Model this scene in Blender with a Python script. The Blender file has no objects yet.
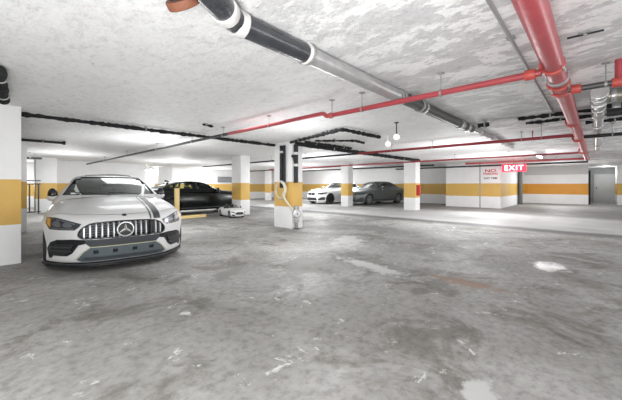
import bpy, bmesh, math, random
import numpy as np
from mathutils import Vector, Matrix
from mathutils.bvhtree import BVHTree
random.seed(7)
C = bpy.context.scene.collection
PI = math.pi
CEIL = 2.40

# ---------------------------------------------------------------- materials
def mat(name, col, rough=0.5, metal=0.0, noise=0.0, nscale=8.0, bump=0.0, bscale=40.0, coat=0.0, emit=None, estr=0.0, spec=0.5):
    m = bpy.data.materials.new(name); m.use_nodes = True
    nt = m.node_tree; b = nt.nodes['Principled BSDF']
    b.inputs['Base Color'].default_value = (*col, 1)
    b.inputs['Roughness'].default_value = rough
    b.inputs['Metallic'].default_value = metal
    b.inputs['Coat Weight'].default_value = coat
    b.inputs['Coat Roughness'].default_value = 0.05
    b.inputs['Specular IOR Level'].default_value = spec
    tc = nt.nodes.new('ShaderNodeTexCoord')
    if noise > 0:
        n = nt.nodes.new('ShaderNodeTexNoise'); n.inputs['Scale'].default_value = nscale; n.inputs['Detail'].default_value = 6
        nt.links.new(tc.outputs['Object'], n.inputs['Vector'])
        mx = nt.nodes.new('ShaderNodeMix'); mx.data_type = 'RGBA'
        mx.inputs['A'].default_value = (*[max(0, c * (1 - noise)) for c in col], 1)
        mx.inputs['B'].default_value = (*[min(1, c * (1 + noise)) for c in col], 1)
        nt.links.new(n.outputs['Fac'], mx.inputs['Factor']); nt.links.new(mx.outputs['Result'], b.inputs['Base Color'])
    if bump > 0:
        n2 = nt.nodes.new('ShaderNodeTexNoise'); n2.inputs['Scale'].default_value = bscale; n2.inputs['Detail'].default_value = 5
        nt.links.new(tc.outputs['Object'], n2.inputs['Vector'])
        bp = nt.nodes.new('ShaderNodeBump'); bp.inputs['Strength'].default_value = bump; bp.inputs['Distance'].default_value = 0.02
        nt.links.new(n2.outputs['Fac'], bp.inputs['Height']); nt.links.new(bp.outputs['Normal'], b.inputs['Normal'])
    if emit:
        b.inputs['Emission Color'].default_value = (*emit, 1); b.inputs['Emission Strength'].default_value = estr
    return m

def glass_mat(name, tint, refl=0.08):
    m = bpy.data.materials.new(name); m.use_nodes = True
    nt = m.node_tree; nt.nodes.clear()
    out = nt.nodes.new('ShaderNodeOutputMaterial'); mx = nt.nodes.new('ShaderNodeMixShader')
    tr = nt.nodes.new('ShaderNodeBsdfTransparent'); tr.inputs[0].default_value = (*tint, 1)
    gl = nt.nodes.new('ShaderNodeBsdfGlossy'); gl.inputs['Roughness'].default_value = 0.03; gl.inputs[0].default_value = (.9, .95, .93, 1)
    fr = nt.nodes.new('ShaderNodeFresnel'); fr.inputs[0].default_value = 1.5
    ad = nt.nodes.new('ShaderNodeMath'); ad.operation = 'ADD'; ad.inputs[1].default_value = refl; ad.use_clamp = True
    nt.links.new(fr.outputs[0], ad.inputs[0]); nt.links.new(ad.outputs[0], mx.inputs[0])
    nt.links.new(tr.outputs[0], mx.inputs[1]); nt.links.new(gl.outputs[0], mx.inputs[2]); nt.links.new(mx.outputs[0], out.inputs[0])
    return m

# ---------------------------------------------------------------- mesh builder
class MB:
    def __init__(s): s.v = []; s.f = []
    def add(s, vs, fs):
        b = len(s.v); s.v += [tuple(v) for v in vs]; s.f += [tuple(b + i for i in f) for f in fs]; return s
    def box(s, x0, x1, y0, y1, z0, z1, M=None):
        vs = [Vector((x, y, z)) for x in (x0, x1) for y in (y0, y1) for z in (z0, z1)]
        if M: vs = [M @ v for v in vs]
        return s.add(vs, [(0, 1, 3, 2), (4, 6, 7, 5), (0, 4, 5, 1), (2, 3, 7, 6), (0, 2, 6, 4), (1, 5, 7, 3)])
    def tube(s, path, r, n=16, caps=True):
        P = [Vector(p) for p in path]; N = len(P)
        R = [r(i / (N - 1)) if callable(r) else (r[i] if isinstance(r, (list, tuple)) else r) for i in range(N)]
        T = [(P[min(i + 1, N - 1)] - P[max(i - 1, 0)]).normalized() for i in range(N)]
        up = Vector((0, 0, 1)) if abs(T[0].z) < .9 else Vector((1, 0, 0))
        u = T[0].cross(up).normalized(); vs = []
        for i in range(N):
            u = (u - T[i] * u.dot(T[i])).normalized(); w = T[i].cross(u)
            for k in range(n):
                a = 2 * PI * k / n; vs.append(P[i] + (u * math.cos(a) + w * math.sin(a)) * R[i])
        fs = [(i * n + k, i * n + (k + 1) % n, (i + 1) * n + (k + 1) % n, (i + 1) * n + k) for i in range(N - 1) for k in range(n)]
        if caps: fs += [tuple(range(n))[::-1], tuple((N - 1) * n + k for k in range(n))]
        return s.add(vs, fs)
    def lathe(s, prof, M, n=32, closed=False):       # prof: (radius, axial) ; axis = local Z of M
        vs = [M @ Vector((r * math.cos(2 * PI * k / n), r * math.sin(2 * PI * k / n), a)) for r, a in prof for k in range(n)]
        m = len(prof); L = m if closed else m - 1
        fs = [(i * n + k, i * n + (k + 1) % n, ((i + 1) % m) * n + (k + 1) % n, ((i + 1) % m) * n + k) for i in range(L) for k in range(n)]
        if not closed: fs += [tuple(range(n))[::-1], tuple((m - 1) * n + k for k in range(n))]
        return s.add(vs, fs)
    def ball(s, c, r, n=16, sq=(1, 1, 1)):
        prof = [(r * math.sin(PI * (i + .02) / (n / 2 + .04)), -r * math.cos(PI * (i + .02) / (n / 2 + .04))) for i in range(n // 2 + 1)]
        return s.lathe(prof, Matrix.Translation(c) @ Matrix.Diagonal((*sq, 1)), n)
    def prism(s, poly, axis, a0, a1):                # poly 2D -> extruded along axis
        def p(u, v, a): return {'x': (a, u, v), 'y': (u, a, v), 'z': (u, v, a)}[axis]
        n = len(poly); vs = [p(u, v, a0) for u, v in poly] + [p(u, v, a1) for u, v in poly]
        return s.add(vs, [tuple(range(n)), tuple(range(n, 2 * n))[::-1]] + [(i, (i + 1) % n, n + (i + 1) % n, n + i) for i in range(n)])
    def mesh(s, name, m, smooth=None, bevel=0.0, bseg=2):
        bm = bmesh.new(); vv = [bm.verts.new(v) for v in s.v]
        for f in s.f:
            try: bm.faces.new([vv[i] for i in f])
            except ValueError: pass
        bmesh.ops.recalc_face_normals(bm, faces=bm.faces)
        if bevel:
            es = [e for e in bm.edges if len(e.link_faces) == 2 and e.calc_face_angle(0) > .6]
            bmesh.ops.bevel(bm, geom=es, offset=bevel, segments=bseg, profile=.5, affect='EDGES', clamp_overlap=True)
        return bm_mesh(bm, name, m, smooth)
    def build(s, name, m, parent=None, smooth=.6, bevel=0.0, bseg=2):
        return link(name, s.mesh(name, m, smooth, bevel, bseg), parent)

def bm_mesh(bm, name, m, smooth=.6):
    if smooth is not None:
        for f in bm.faces: f.smooth = True
        for e in bm.edges:
            if len(e.link_faces) == 2 and e.calc_face_angle(0) > smooth: e.smooth = False
    me = bpy.data.meshes.new(name); bm.to_mesh(me); bm.free()
    for x in (m if isinstance(m, (list, tuple)) else [m]): me.materials.append(x)
    return me
def link(name, me, parent=None):
    o = bpy.data.objects.new(name, me); C.objects.link(o)
    if parent: o.parent = parent
    return o
def tag(o, label=None, cat=None, group=None, kind=None):
    if label: o['label'] = label
    if cat: o['category'] = cat
    if group: o['group'] = group
    if kind: o['kind'] = kind
    return o
def thing(name, label, cat, loc=(0, 0, 0), rz=0.0, group=None):
    o = bpy.data.objects.new(name, None); C.objects.link(o); o.empty_display_size = .1
    o.location = loc; o.rotation_euler = (0, 0, rz)
    return tag(o, label, cat, group)
def copy_tree(o, parent=None):
    c = o.copy(); C.objects.link(c)
    if parent: c.parent = parent
    for ch in list(o.children): copy_tree(ch, c)
    return c
def fillet(pts, r, n=6):
    P = [Vector(p) for p in pts]; out = [P[0]]
    for i in range(1, len(P) - 1):
        a = (P[i - 1] - P[i]); b = (P[i + 1] - P[i]); q = min(r, a.length * .45, b.length * .45)
        A = P[i] + a.normalized() * q; B = P[i] + b.normalized() * q
        for k in range(n + 1):
            t = k / n; out.append(A * (1 - t) ** 2 + P[i] * 2 * t * (1 - t) + B * t * t)
    return out + [P[-1]]
def seg(a, b, n):
    a, b = Vector(a), Vector(b); return [a.lerp(b, i / n) for i in range(n + 1)]
def ring(M, r0, r1, w, n=24):                       # profile for a hollow band of width w about local Z
    return MB().lathe([(r0, -w / 2), (r1, -w / 2), (r1, w / 2), (r0, w / 2)], M, n, closed=True)
def axisM(p, d):
    d = Vector(d).normalized(); q = d.to_track_quat('Z', 'Y'); return Matrix.Translation(p) @ q.to_matrix().to_4x4()

# ---------------------------------------------------------------- car tools  (local: s = metres behind the nose, y left, z up ; X = -s)
def pchip(pts):
    x = np.array([p[0] for p in pts], float); y = np.array([p[1] for p in pts], float)
    h = np.diff(x); d = np.diff(y) / h; m = np.zeros(len(x)); m[0] = d[0]; m[-1] = d[-1]
    for i in range(1, len(x) - 1):
        if d[i - 1] * d[i] > 0:
            w1 = 2 * h[i] + h[i - 1]; w2 = h[i] + 2 * h[i - 1]; m[i] = (w1 + w2) / (w1 / d[i - 1] + w2 / d[i])
    def f(q):
        q = np.clip(np.asarray(q, float), x[0], x[-1]); i = np.clip(np.searchsorted(x, q, side='right') - 1, 0, len(h) - 1)
        t = (q - x[i]) / h[i]
        return (y[i] * (1 + 2 * t) * (1 - t) ** 2 + h[i] * m[i] * t * (1 - t) ** 2 + y[i + 1] * t * t * (3 - 2 * t) + h[i] * m[i + 1] * t * t * (t - 1))
    return f
def smax(ds, k):
    D = np.stack(ds); mx = D.max(0); return mx + k * np.log(np.exp((D - mx) / k).sum(0))
def grid_shell(f, s0, s1, W, z0, z1, zc, inset, ns, ny, nz):
    S = np.linspace(s0 - .25, s1 + .25, ns + 1); Y = np.linspace(-W - .25, W + .25, ny + 1); Z = np.linspace(z0 - .15, z1 + .15, nz + 1)
    t = np.linspace(-1, 1, ns + 1); tt = np.sign(t) * (1 - (1 - np.abs(t)) ** 1.15); S = (s0 + s1) / 2 + tt * ((s1 - s0) / 2 + .25)
    idx = {}; P = []
    def vid(i, j, k):
        key = (i, j, k)
        if key not in idx: idx[key] = len(P); P.append((S[i], Y[j], Z[k]))
        return idx[key]
    F = []
    for i in range(ns):
        for j in range(ny):
            for k in (0, nz): F.append((vid(i, j, k), vid(i + 1, j, k), vid(i + 1, j + 1, k), vid(i, j + 1, k)))
        for k in range(nz):
            for j in (0, ny): F.append((vid(i, j, k), vid(i + 1, j, k), vid(i + 1, j, k + 1), vid(i, j, k + 1)))
    for j in range(ny):
        for k in range(nz):
            for i in (0, ns): F.append((vid(i, j, k), vid(i, j + 1, k), vid(i, j + 1, k + 1), vid(i, j, k + 1)))
    P = np.array(P); O = np.stack([np.clip(P[:, 0], s0 + inset, s1 - inset), 0 * P[:, 0], 0 * P[:, 0] + zc], 1)
    lo = np.zeros(len(P)); hi = np.ones(len(P))
    for _ in range(26):
        md = (lo + hi) / 2; Q = O + (P - O) * md[:, None]; ins = f(Q[:, 0], Q[:, 1], Q[:, 2]) < 0
        lo = np.where(ins, md, lo); hi = np.where(ins, hi, md)
    Q = O + (P - O) * lo[:, None]
    return np.stack([-Q[:, 0], Q[:, 1], Q[:, 2]], 1), F
def to_bm(v, f):
    bm = bmesh.new(); vv = [bm.verts.new(tuple(p)) for p in v]
    for q in f: bm.faces.new([vv[i] for i in q])
    bmesh.ops.recalc_face_normals(bm, faces=bm.faces)
    return bm
def boolean(me, cutters, m, name, smooth=.5):
    """cut each cutter (MB) out of the mesh me; the helpers are removed again"""
    o = bpy.data.objects.new('cut', me); C.objects.link(o); cs = []
    for mb in cutters:
        cm = mb.mesh('cutter', m[0] if isinstance(m, list) else m, None)
        c = bpy.data.objects.new('cutter', cm); C.objects.link(c); cs.append(c)
        md = o.modifiers.new('b', 'BOOLEAN'); md.operation = 'DIFFERENCE'; md.solver = 'EXACT'; md.object = c
    dg = bpy.context.evaluated_depsgraph_get(); out = bpy.data.meshes.new_from_object(o.evaluated_get(dg))
    bpy.data.objects.remove(o)
    for c in cs: bpy.data.objects.remove(c)
    bm = bmesh.new(); bm.from_mesh(out); bpy.data.meshes.remove(out)
    return bm_mesh(bm, name, m, smooth)
def cutgrid(bm, step):
    lo = [min(v.co[i] for v in bm.verts) for i in range(2)]; hi = [max(v.co[i] for v in bm.verts) for i in range(2)]
    for i in range(2):
        n = int((hi[i] - lo[i]) / step); no = Vector((1, 0, 0)) if i == 0 else Vector((0, 1, 0))
        for k in range(1, n + 1):
            co = no * (lo[i] + (hi[i] - lo[i]) * k / (n + 1))
            bmesh.ops.bisect_plane(bm, geom=bm.verts[:] + bm.edges[:] + bm.faces[:], plane_co=co, plane_no=no)
def patch(bvh, poly, axis, off=.004, thick=.006, step=.04):
    """a panel cut to a 2D outline and laid on the surface; axis front/rear: (y,z), left/right: (s,z), top: (s,y)"""
    bm = bmesh.new(); f = bm.faces.new([bm.verts.new((u, v, 0)) for u, v in poly])
    bmesh.ops.triangulate(bm, faces=[f]); cutgrid(bm, step)
    for v in bm.verts:
        u, w = v.co.x, v.co.y
        if axis == 'front': o, d = Vector((2, u, w)), Vector((-1, 0, 0))
        elif axis == 'rear': o, d = Vector((-9, u, w)), Vector((1, 0, 0))
        elif axis == 'left': o, d = Vector((-u, 3, w)), Vector((0, -1, 0))
        elif axis == 'right': o, d = Vector((-u, -3, w)), Vector((0, 1, 0))
        else: o, d = Vector((-u, w, 4)), Vector((0, 0, -1))
        p, n, i, t = bvh.ray_cast(o, d)
        if p is None: p, n, i, t = bvh.find_nearest(o + d * 2)
        v.co = p + n * off
    bmesh.ops.recalc_face_normals(bm, faces=bm.faces)
    ft = bm.faces[0]
    c = ft.calc_center_median(); p, n, i, t = bvh.find_nearest(c)
    if n.dot(ft.normal) < 0: bmesh.ops.reverse_faces(bm, faces=bm.faces)
    if thick: bmesh.ops.solidify(bm, geom=bm.faces[:], thickness=thick)
    return bm
def put(bm, name, m, parent, smooth=.7): return link(name, bm_mesh(bm, name, m, smooth), parent)
def mir(poly): return [(-u, v) for u, v in poly]
def spline(poly, n=4):
    out = []; N = len(poly)
    for i in range(N):
        p0, p1, p2, p3 = [Vector(poly[(i + k) % N]) for k in (-1, 0, 1, 2)]
        for k in range(n):
            t = k / n; out.append(tuple(.5 * ((2 * p1) + (p2 - p0) * t + (2 * p0 - 5 * p1 + 4 * p2 - p3) * t * t + (3 * p1 - p0 - 3 * p2 + p3) * t ** 3)))
    return out
M = {}
M['paint_white'] = mat('white_car_paint', (.58, .58, .578), .42, coat=.22, spec=.35)
M['paint_pearl'] = mat('pearl_car_paint', (.80, .81, .82), .25, coat=.6)
M['paint_black'] = mat('black_car_paint', (.006, .009, .008), .22, coat=.15, spec=.3)
M['paint_grey'] = mat('grey_car_paint', (.105, .122, .122), .35, metal=.3, coat=.3)
M['toy_white'] = mat('toy_white_plastic', (.78, .78, .78), .35)
M['trim_black'] = mat('black_trim', (.018, .019, .02), .5)
M['gloss_black'] = mat('gloss_black_trim', (.012, .013, .015), .2)
M['dark_trim'] = mat('dark_grey_trim', (.038, .042, .048), .5)
M['mesh_blue'] = mat('bluish_grille_mesh', (.07, .088, .098), .5, noise=.35, nscale=60)
M['lime'] = mat('lime_pinstripe', (.42, .43, .24), .5)
M['seat'] = mat('grey_leather_seat', (.07, .07, .072), .6)
M['rubber'] = mat('tyre_rubber', (.02, .02, .021), .75, bump=.2)
M['chrome'] = mat('chrome', (.82, .83, .84), .12, metal=1)
M['bright_slat'] = mat('bright_grille_slat', (.50, .51, .53), .35, metal=.7)
M['alloy'] = mat('silver_alloy', (.26, .27, .28), .4, metal=.5)
M['alloy_dark'] = mat('dark_alloy', (.07, .07, .075), .35, metal=.7)
M['dark_metal'] = mat('dark_metal', (.1, .1, .1), .5, metal=.6)
M['lamp_dark'] = mat('smoked_headlamp', (.035, .04, .045), .12, coat=.8)
M['lamp_clear'] = mat('headlamp_reflector', (.2, .215, .24), .3, metal=.6)
M['amber'] = mat('amber_reflector', (.55, .26, .05), .3)
M['plate'] = mat('number_plate', (.75, .76, .78), .5)
M['glass_ws'] = glass_mat('windshield_glass', (.13, .155, .15), .10)
M['glass_side'] = glass_mat('clear_side_glass', (.62, .72, .70), .05)
M['glass_dark'] = glass_mat('dark_side_glass', (.78, .88, .86), .0)
M['black_pipe'] = mat('black_iron_pipe', (.028, .029, .031), .5, noise=.5, nscale=14, bump=.3, spec=.2)
M['drain'] = mat('dark_cast_iron', (.035, .038, .045), .24, noise=.5, nscale=9, bump=.12, spec=.8)
M['galv'] = mat('grey_steel_pipe', (.46, .46, .465), .3, metal=.5, noise=.3, nscale=10, bump=.15)
M['band'] = mat('white_coupling_band', (.62, .61, .6), .55, noise=.25, nscale=20)
M['rust'] = mat('rusty_pipe_rim', (.17, .06, .03), .7, noise=.4, nscale=20)
M['red_pipe'] = mat('red_pipe_paint', (.40, .06, .072), .36, noise=.25, nscale=9, bump=.1)
M['red_dark'] = mat('dark_red_pipe_paint', (.30, .03, .04), .45, noise=.25, nscale=9)
M['orange_red'] = mat('orange_red_coupling', (.52, .08, .065), .45, noise=.4, nscale=30)
M['conduit'] = mat('grey_conduit', (.33, .33, .33), .45, metal=.3)
M['white_plastic'] = mat('white_plastic', (.8, .8, .8), .5)
M['yellow'] = mat('yellow_safety_paint', (.76, .57, .25), .6, noise=.2, nscale=20, bump=.15)
M['steel'] = mat('black_painted_steel', (.02, .02, .022), .5)
M['red_box'] = mat('red_cabinet_paint', (.42, .02, .025), .5)
M['lampglow'] = mat('lit_tube', (1, 1, 1), .5, emit=(1, 1, 1), estr=70)
M['globe'] = mat('lit_globe', (1, 1, 1), .5, emit=(1, .99, .97), estr=.35)
M['sign_red'] = mat('lit_red_sign', (.8, .02, .03), .5, emit=(1, .02, .05), estr=1.5)
M['sign_letter'] = mat('lit_sign_letters', (1, .8, .8), .5, emit=(1, .6, .65), estr=2.6)
M['ink_red'] = mat('red_sign_ink', (.5, .02, .03), .6)
M['ink_black'] = mat('black_sign_ink', (.02, .02, .02), .6)
M['sign_white'] = mat('white_sign_board', (.82, .82, .82), .5)
M['hose'] = mat('cream_hose', (.62, .58, .46), .6, noise=.2, nscale=30)
M['insul'] = mat('black_lumpy_lagging', (.024, .024, .025), .8, noise=.6, nscale=25, bump=.6, spec=.1)
M['brass'] = mat('weathered_brass', (.30, .28, .24), .4, metal=.6)

def nodes(m): return m.node_tree, m.node_tree.nodes, m.node_tree.links
def ramp(n, stops, mode='LINEAR'):
    r = n.new('ShaderNodeValToRGB'); e = r.color_ramp; e.interpolation = mode
    while len(e.elements) > len(stops): e.elements.remove(e.elements[-1])
    while len(e.elements) < len(stops): e.elements.new(.5)
    for el, (p, c) in zip(e.elements, stops): el.position = p; el.color = (*c, 1) if len(c) == 3 else c
    return r
def painted_wall(name, white, yellow, top=None, low=None):
    """white paint with an ochre band at its real height above the floor"""
    m = bpy.data.materials.new(name); m.use_nodes = True; nt, n, l = nodes(m); b = n['Principled BSDF']; b.inputs['Roughness'].default_value = .55
    g = n.new('ShaderNodeNewGeometry'); sx = n.new('ShaderNodeSeparateXYZ'); l.new(g.outputs['Position'], sx.inputs[0])
    dv = n.new('ShaderNodeMath'); dv.operation = 'DIVIDE'; dv.inputs[1].default_value = CEIL; l.new(sx.outputs['Z'], dv.inputs[0])
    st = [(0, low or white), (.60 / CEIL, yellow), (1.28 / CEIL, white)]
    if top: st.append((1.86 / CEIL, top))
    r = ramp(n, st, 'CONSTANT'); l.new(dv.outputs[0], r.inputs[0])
    no = n.new('ShaderNodeTexNoise'); no.inputs['Scale'].default_value = 2.5; no.inputs['Detail'].default_value = 6; l.new(g.outputs['Position'], no.inputs['Vector'])
    r2 = ramp(n, [(.35, (.95, .95, .95)), (.65, (1, 1, 1))]); l.new(no.outputs['Fac'], r2.inputs[0])
    mx = n.new('ShaderNodeMix'); mx.data_type = 'RGBA'; mx.blend_type = 'MULTIPLY'; mx.inputs['Factor'].default_value = 1
    l.new(r.outputs[0], mx.inputs['A']); l.new(r2.outputs[0], mx.inputs['B']); l.new(mx.outputs['Result'], b.inputs['Base Color'])
    n3 = n.new('ShaderNodeTexNoise'); n3.inputs['Scale'].default_value = 30; l.new(g.outputs['Position'], n3.inputs['Vector'])
    bp = n.new('ShaderNodeBump'); bp.inputs['Strength'].default_value = .15; bp.inputs['Distance'].default_value = .01; l.new(n3.outputs['Fac'], bp.inputs['Height']); l.new(bp.outputs['Normal'], b.inputs['Normal'])
    return m
WHT, YEL = (.80, .80, .80), (.64, .40, .10)
M['wall'] = painted_wall('wall_paint_with_ochre_band', WHT, YEL)
M['wall_orange'] = painted_wall('wall_paint_with_orange_band', (.80, .79, .79), (.66, .29, .025), top=(.52, .51, .51))  # grey top strip puts the beam's shade into the wall paint
M['plain_wall'] = mat('plain_white_wall', (.8, .8, .8), .55, noise=.04, nscale=3, bump=.1)
M['grey_wall'] = mat('bare_grey_render', (.30, .31, .31), .7, noise=.15, nscale=4, bump=.2)
M['shutter'] = mat('pale_grey_shutter', (.45, .46, .46), .6, noise=.06, nscale=6)

def ceiling_mat():
    m = bpy.data.materials.new('flaking_white_ceiling'); m.use_nodes = True; nt, n, l = nodes(m); b = n['Principled BSDF']
    g = n.new('ShaderNodeNewGeometry'); pos = g.outputs['Position']
    sx = n.new('ShaderNodeSeparateXYZ'); l.new(pos, sx.inputs[0])
    def noise(sc, det=8, ro=.6, dist=0.0, st=None):
        q = n.new('ShaderNodeTexNoise'); q.inputs['Scale'].default_value = sc; q.inputs['Detail'].default_value = det; q.inputs['Roughness'].default_value = ro; q.inputs['Distortion'].default_value = dist
        if st:
            mp = n.new('ShaderNodeMapping'); mp.inputs['Scale'].default_value = st; l.new(pos, mp.inputs['Vector']); l.new(mp.outputs[0], q.inputs['Vector'])
        else: l.new(pos, q.inputs['Vector'])
        return q.outputs['Fac']
    # flaky white patches over greyer concrete, mostly on the side of the red main
    f1 = ramp(n, [(.38, (.64, .64, .65)), (.51, (.73, .73, .735)), (.535, (1, 1, 1))]); l.new(noise(2.3, 12, .70, .1, (1.6, .8, 1)), f1.inputs[0])
    f2 = ramp(n, [(.30, (.76, .76, .76)), (.42, (.84, .84, .838)), (.7, (.87, .87, .868))]); l.new(noise(1.1, 9, .65, .4), f2.inputs[0])
    mk = n.new('ShaderNodeMapRange'); mk.inputs['From Min'].default_value = .9; mk.inputs['From Max'].default_value = 2.6; mk.inputs['To Min'].default_value = 1; mk.inputs['To Max'].default_value = 0
    wn = n.new('ShaderNodeMath'); wn.operation = 'MULTIPLY_ADD'; wn.inputs[1].default_value = 1.6; l.new(noise(.8), wn.inputs[0]); 
    sb = n.new('ShaderNodeMath'); sb.operation = 'SUBTRACT'; l.new(sx.outputs['Y'], sb.inputs[0]); sb.inputs[1].default_value = .8
    l.new(sb.outputs[0], wn.inputs[2]); l.new(wn.outputs[0], mk.inputs['Value'])
    mx = n.new('ShaderNodeMix'); mx.data_type = 'RGBA'; l.new(mk.outputs[0], mx.inputs['Factor']); l.new(f2.outputs[0], mx.inputs['A']); l.new(f1.outputs[0], mx.inputs['B'])
    gr = ramp(n, [(.36, (.80, .80, .80)), (.48, (1, 1, 1)), (.64, (1.06, 1.06, 1.06))]); l.new(noise(16, 10, .8, .2, (1, .55, 1)), gr.inputs[0])
    m0 = n.new('ShaderNodeMix'); m0.data_type = 'RGBA'; m0.blend_type = 'MULTIPLY'; m0.inputs['Factor'].default_value = 1; l.new(mx.outputs['Result'], m0.inputs['A']); l.new(gr.outputs[0], m0.inputs['B']); mx = m0
    # small dark pits and scuffs
    f3 = ramp(n, [(.31, (.40, .40, .41)), (.40, (1, 1, 1))]); l.new(noise(7, 12, .8, .3, (1.8, .7, 1)), f3.inputs[0])
    m2 = n.new('ShaderNodeMix'); m2.data_type = 'RGBA'; m2.blend_type = 'MULTIPLY'; m2.inputs['Factor'].default_value = .8
    l.new(mx.outputs['Result'], m2.inputs['A']); l.new(f3.outputs[0], m2.inputs['B']); l.new(m2.outputs['Result'], b.inputs['Base Color'])
    b.inputs['Roughness'].default_value = .6
    bp = n.new('ShaderNodeBump'); bp.inputs['Strength'].default_value = .8; bp.inputs['Distance'].default_value = .03; l.new(noise(14, 10, .75), bp.inputs['Height']); l.new(bp.outputs['Normal'], b.inputs['Normal'])
    return m
M['ceiling'] = ceiling_mat()

def floor_mat():
    m = bpy.data.materials.new('worn_concrete_floor'); m.use_nodes = True; nt, n, l = nodes(m); b = n['Principled BSDF']
    g = n.new('ShaderNodeNewGeometry'); pos = g.outputs['Position']; sx = n.new('ShaderNodeSeparateXYZ'); l.new(pos, sx.inputs[0])
    def noise(sc, det=8, ro=.6, dist=0.0, st=None, off=None):
        q = n.new('ShaderNodeTexNoise'); q.inputs['Scale'].default_value = sc; q.inputs['Detail'].default_value = det; q.inputs['Roughness'].default_value = ro; q.inputs['Distortion'].default_value = dist
        mp = n.new('ShaderNodeMapping'); mp.inputs['Scale'].default_value = st or (1, 1, 1); mp.inputs['Location'].default_value = off or (0, 0, 0)
        l.new(pos, mp.inputs['Vector']); l.new(mp.outputs[0], q.inputs['Vector']); return q.outputs['Fac']
    def mix(fac, a, bb, mode='MIX'):
        x = n.new('ShaderNodeMix'); x.data_type = 'RGBA'; x.blend_type = mode
        for sock, v in (('Factor', fac), ('A', a), ('B', bb)):
            if isinstance(v, (int, float)): x.inputs[sock].default_value = v
            elif isinstance(v, tuple): x.inputs[sock].default_value = (*v, 1)
            else: l.new(v, x.inputs[sock])
        return x.outputs['Result']
    def rng(v, a, bb, c=0, d=1):
        x = n.new('ShaderNodeMapRange'); x.inputs['From Min'].default_value = a; x.inputs['From Max'].default_value = bb; x.inputs['To Min'].default_value = c; x.inputs['To Max'].default_value = d
        l.new(v, x.inputs['Value']); return x.outputs[0]
    def spot(cx, cy, rx, ry, rot=0.0):
        mp = n.new('ShaderNodeMapping'); mp.vector_type = 'TEXTURE'; mp.inputs['Location'].default_value = (cx, cy, 0); mp.inputs['Rotation'].default_value = (0, 0, rot); mp.inputs['Scale'].default_value = (rx, ry, 1)
        l.new(pos, mp.inputs['Vector']); ln = n.new('ShaderNodeVectorMath'); ln.operation = 'LENGTH'; l.new(mp.outputs[0], ln.inputs[0])
        ad = n.new('ShaderNodeMath'); ad.operation = 'MULTIPLY_ADD'; ad.inputs[1].default_value = 3.0; l.new(noise(5, 10, .72), ad.inputs[0]); l.new(ln.outputs['Value'], ad.inputs[2])
        return rng(ad.outputs[0], 2.35, 2.0)
    base = ramp(n, [(.30, (.175, .17, .155)), (.5, (.27, .266, .253)), (.70, (.37, .366, .355))]); l.new(noise(.75, 10, .62, .5, (1, .8, 1)), base.inputs[0])
    c = base.outputs[0]
    stain = ramp(n, [(.52, (1, 1, 1)), (.62, (.58, .56, .52))]); l.new(noise(1.3, 9, .68, .9, off=(3, 1, 0)), stain.inputs[0])
    c = mix(.95, c, stain.outputs[0], 'MULTIPLY')
    fine = ramp(n, [(.36, (.70, .70, .70)), (.5, (1, 1, 1)), (.66, (1.16, 1.16, 1.16))]); l.new(noise(14, 8, .7), fine.inputs[0])
    c = mix(1.0, c, fine.outputs[0], 'MULTIPLY')
    # pale worn flakes of old paint
    fl = rng(noise(3.2, 12, .76, .4, off=(7, 2, 0)), .60, .64); c = mix(fl, c, (.55, .55, .54))
    for sp_, col in ((spot(4.0, 1.12, .20, .62, 0), (.24, .165, .125)), (spot(5.3, 3.9, 1.0, .45, .6), (.43, .43, .42)), (spot(3.85, 2.4, .22, .8, -.2), (.46, .46, .45)), (spot(1.9, .45, .22, .12, .4), (.45, .45, .44)), (spot(5.65, .52, .3, .3, .2), (.48, .48, .48)), (spot(2.2, 3.6, .5, .2, .7), (.20, .195, .18)), (spot(3.2, 3.2, .9, .35, .6), (.21, .205, .19)), (spot(7.4, 4.4, .5, 1.2, .0), (.19, .19, .185))):  # pale spot below the red main: worn film plus painted reflection of the tube
        c = mix(sp_, c, col)
    # the lane beyond the joint is a paler screed
    jn = n.new('ShaderNodeMath'); jn.operation = 'MULTIPLY_ADD'; jn.inputs[1].default_value = .35; l.new(noise(.8, 5), jn.inputs[0]); l.new(sx.outputs['X'], jn.inputs[2])
    far = rng(jn.outputs[0], 10.35, 10.75); pale = ramp(n, [(.3, (.34, .34, .335)), (.7, (.47, .47, .465))]); l.new(noise(.6, 9, .6, .4, (1.6, .6, 1)), pale.inputs[0])
    c = mix(far, c, pale.outputs[0])
    c = mix(rng(sx.outputs['X'], 14.2, 15.2), c, (.25, .248, .24))
    jb = mix(rng(jn.outputs[0], 9.6, 10.0), (0, 0, 0), mix(rng(jn.outputs[0], 10.3, 10.6), (1, 1, 1), (0, 0, 0)))
    c = mix(jb, c, (.115, .115, .115))
    # scratches
    sc = rng(noise(1.0, 3, .5, .2, (.5, 16, 1)), .735, .75); c = mix(sc, c, (.12, .115, .11))
    l.new(c, b.inputs['Base Color'])
    ro = ramp(n, [(.35, (.55, .55, .55)), (.6, (.75, .75, .75))]); l.new(noise(1.1, 8, .65, .6, off=(1, 5, 0)), ro.inputs[0])
    wet = mix(spot(5.65, .50, .38, .26, .2), ro.outputs[0], (.2, .2, .2)); l.new(wet, b.inputs['Roughness'])
    bp = n.new('ShaderNodeBump'); bp.inputs['Strength'].default_value = .12; bp.inputs['Distance'].default_value = .02; l.new(noise(22, 8, .7), bp.inputs['Height']); l.new(bp.outputs['Normal'], b.inputs['Normal'])
    return m
M['floor'] = floor_mat()
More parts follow.
